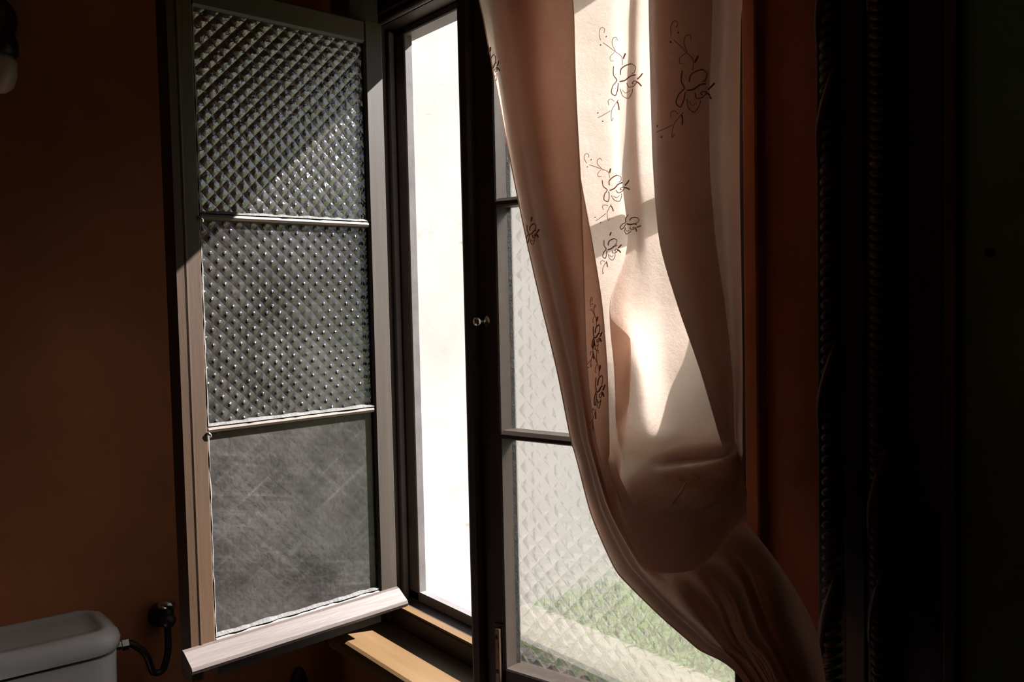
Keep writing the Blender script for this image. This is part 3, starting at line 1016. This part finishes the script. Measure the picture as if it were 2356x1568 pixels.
# acanthus leaves at intervals on both carved members
for inset, zs in ((0.017, (0.72, 1.02, 1.16, 1.40, 1.68, 1.80, 2.05)), (0.074, (0.80, 1.00, 1.19, 1.30, 1.82, 2.0))):
    for zc in zs:
        for sx in (0, 1):
            x = fx0 + inset if sx == 0 else fx1 - inset
            bm = bmesh.new()
            L = Vector(mf.location)
            pts = [Vector((x - .010, -.026, zc - .05)), Vector((x - .006, -.029, zc - .02)), Vector((x + .002, -.030, zc + .012)), Vector((x + .009, -.027, zc + .045))]
            tube(bm, [p - L for p in resample(pts, 4)], [.0015 + .0042 * math.sin(PI * i / 12.0) for i in range(13)], 6)
            obj('leaf_carving', bm, M['carved'], mf, smooth=True)
for z in (1.53, 1.12):
    bm = bmesh.new()
    lathe(bm, [(.004, -.0085), (.004, -.011), (.002, -.0125)], 12, 'y', (at_y(2252, 588, -.03).x - mf.location.x, .02, z - .45))
    obj('panel_nail', bm, M['black_wood'], mf, smooth=True)

# ------------------------------------------------------------------ toilet under the left wall
TY = -0.675
to = empty('toilet', (XL + 0.09, TY, 0))
tag(to, 'white ceramic toilet whose cistern stands against the dark red wall', 'toilet')
bm = bmesh.new()
rings = []
for z, hx, hy, r, cx in ((0.46, .070, .165, .03, .0), (0.48, .076, .175, .035, .0), (0.70, .081, .188, .04, .0), (0.922, .083, .193, .042, .0)):
    rings.append([(x, y, z) for x, y in rounded_rect(cx, 0, hx, hy, r)])
loft(bm, rings)
obj('cistern', bm, M['porcelain'], to, smooth=False)
bm = bmesh.new()
rings = []
for z, d in ((0.926, -.003), (0.929, .003), (0.944, .0045), (0.953, .001), (0.959, -.006), (0.962, -.016), (0.9625, -.024), (0.9595, -.027), (0.9590, -.045)):
    rings.append([(x, y, z) for x, y in rounded_rect(.0, 0, .086 + d, .196 + d, max(.012, .046 + d))])
loft(bm, rings)
lid = obj('cistern_lid', bm, M['porcelain'], to, smooth=True)
bm = bmesh.new()
lathe(bm, [(.024, .9590), (.024, .9625), (.021, .9640), (.019, .9620), (.018, .9625), (.010, .9632), (.002, .9634)], 28, 'z', (0, .0, 0))
obj('flush_button', bm, M['chrome'], lid, smooth=True)
bm = bmesh.new()
rings = []
for z, a, b, cx in ((0.0, .10, .20, .17), (0.03, .095, .19, .17), (0.18, .10, .18, .18), (0.30, .145, .215, .26), (0.38, .18, .245, .30), (0.40, .185, .25, .30)):
    rings.append([(cx + b * math.cos(2 * PI * k / 32), a * math.sin(2 * PI * k / 32), z) for k in range(32)])
loft(bm, rings)
obj('bowl', bm, M['porcelain'], to, smooth=True)
box('bowl_shelf', -.075, .12, -.15, .15, .33, .459, M['porcelain'], to, bev=.02, seg=3)
bm = bmesh.new()
rings = []
for z, d in ((.402, 0), (.408, .006), (.420, .006), (.428, -.004), (.430, -.02)):
    rings.append([(.31 + (.25 + d) * math.cos(2 * PI * k / 32), (.186 + d) * math.sin(2 * PI * k / 32), z) for k in range(32)])
loft(bm, rings)
obj('seat_lid', bm, M['porcelain'], to, smooth=True)

# water stop valve beside the cistern
vp = at_x(385, 1402, XL + 0.045)
va = empty('stop_valve', (XL, vp.y, vp.z))
tag(va, 'dark metal water stop valve with hose on the red wall beside the cistern', 'valve')
bm = bmesh.new()
lathe(bm, [(.024, 0.001), (.024, .004), (.011, .008), (.010, .030), (.014, .034), (.014, .050), (.010, .056)], 20, 'x', (0, 0, -.020))
obj('valve_body', bm, M['dark_metal'], va, smooth=True)
bm = bmesh.new()
tube(bm, [(.042, 0, -.02), (.042, 0, .004)], .009, 14)
obj('valve_neck', bm, M['dark_metal'], va, smooth=True)
bm = bmesh.new()
lathe(bm, [(.010, .002), (.016, .005), (.017, .012), (.012, .018), (.004, .020)], 8, 'z', (.042, 0, .0))
obj('valve_handle', bm, M['chrome'], va, smooth=True)
hp = at_x(286, 1481, XL + .06)
rel = hp - Vector(va.location)
bm = bmesh.new()
tube(bm, resample([Vector((.042, 0, -.03)), Vector((.043, -.001, -.075)), Vector((.044, -.012, -.110)), Vector((.046, -.030, -.108)), Vector((.052, -.043, rel.z - .03)), Vector((.058, rel.y + .014, rel.z - .004)), Vector((.06, rel.y, rel.z))], 6), .0065, 10)
obj('hose', bm, M['dark_metal'], va, smooth=True)
bm = bmesh.new()
lathe(bm, [(.008, -.020), (.008, -.006), (.011, -.005), (.011, .006), (.007, .008)], 6, 'y', (.06, rel.y, rel.z))
obj('hose_nut', bm, M['chrome'], va)

# capped pipe end low on the wall under the sill
pp = at_x(692, 1552, XL + 0.06)
pe = empty('pipe_stub', (XL + 0.05, pp.y, 0))
tag(pe, 'dark capped pipe rising along the red wall below the window board', 'pipe')
bm = bmesh.new()
tube(bm, [(0, 0, 0.0), (0, 0, pp.z - .02)], .014, 14)
obj('pipe', bm, M['dark_metal'], pe, smooth=True)
bm = bmesh.new()
lathe(bm, [(.017, pp.z - .03), (.0175, pp.z - .012), (.013, pp.z + .002), (.006, pp.z + .012), (.001, pp.z + .014)], 16, 'z')
obj('pipe_cap', bm, M['dark_metal'], pe, smooth=True)

# wall lamp, its rim just entering the frame
lp = at_x(-6, 95, XL + 0.10)
la = empty('wall_lamp', (XL, lp.y, lp.z))
tag(la, 'unlit wall lamp with dark fitting and cloudy glass shade at the left edge', 'lamp')
bm = bmesh.new()
lathe(bm, [(.045, .001), (.045, .010), (.030, .018), (.012, .022)], 20, 'x', (0, 0, .06))
obj('back_plate', bm, M['dark_metal'], la, smooth=True)
bm = bmesh.new()
tube(bm, resample([Vector((.018, 0, .06)), Vector((.06, 0, .075)), Vector((.095, 0, .068)), Vector((.10, 0, .04))], 6), .006, 10)
obj('arm', bm, M['dark_metal'], la, smooth=True)
bm = bmesh.new()
lathe(bm, [(.012, .050), (.024, .045), (.026, .010), (.030, -.005), (.030, -.020), (.026, -.024)], 20, 'z', (.10, 0, 0))
obj('socket_cover', bm, M['dark_metal'], la, smooth=True)
bm = bmesh.new()
lathe(bm, [(.024, -.024), (.027, -.034), (.026, -.055), (.020, -.072), (.010, -.080), (.002, -.082)], 20, 'z', (.10, 0, 0))
obj('lamp_shade', bm, M['lamp_glass'], la, smooth=True)
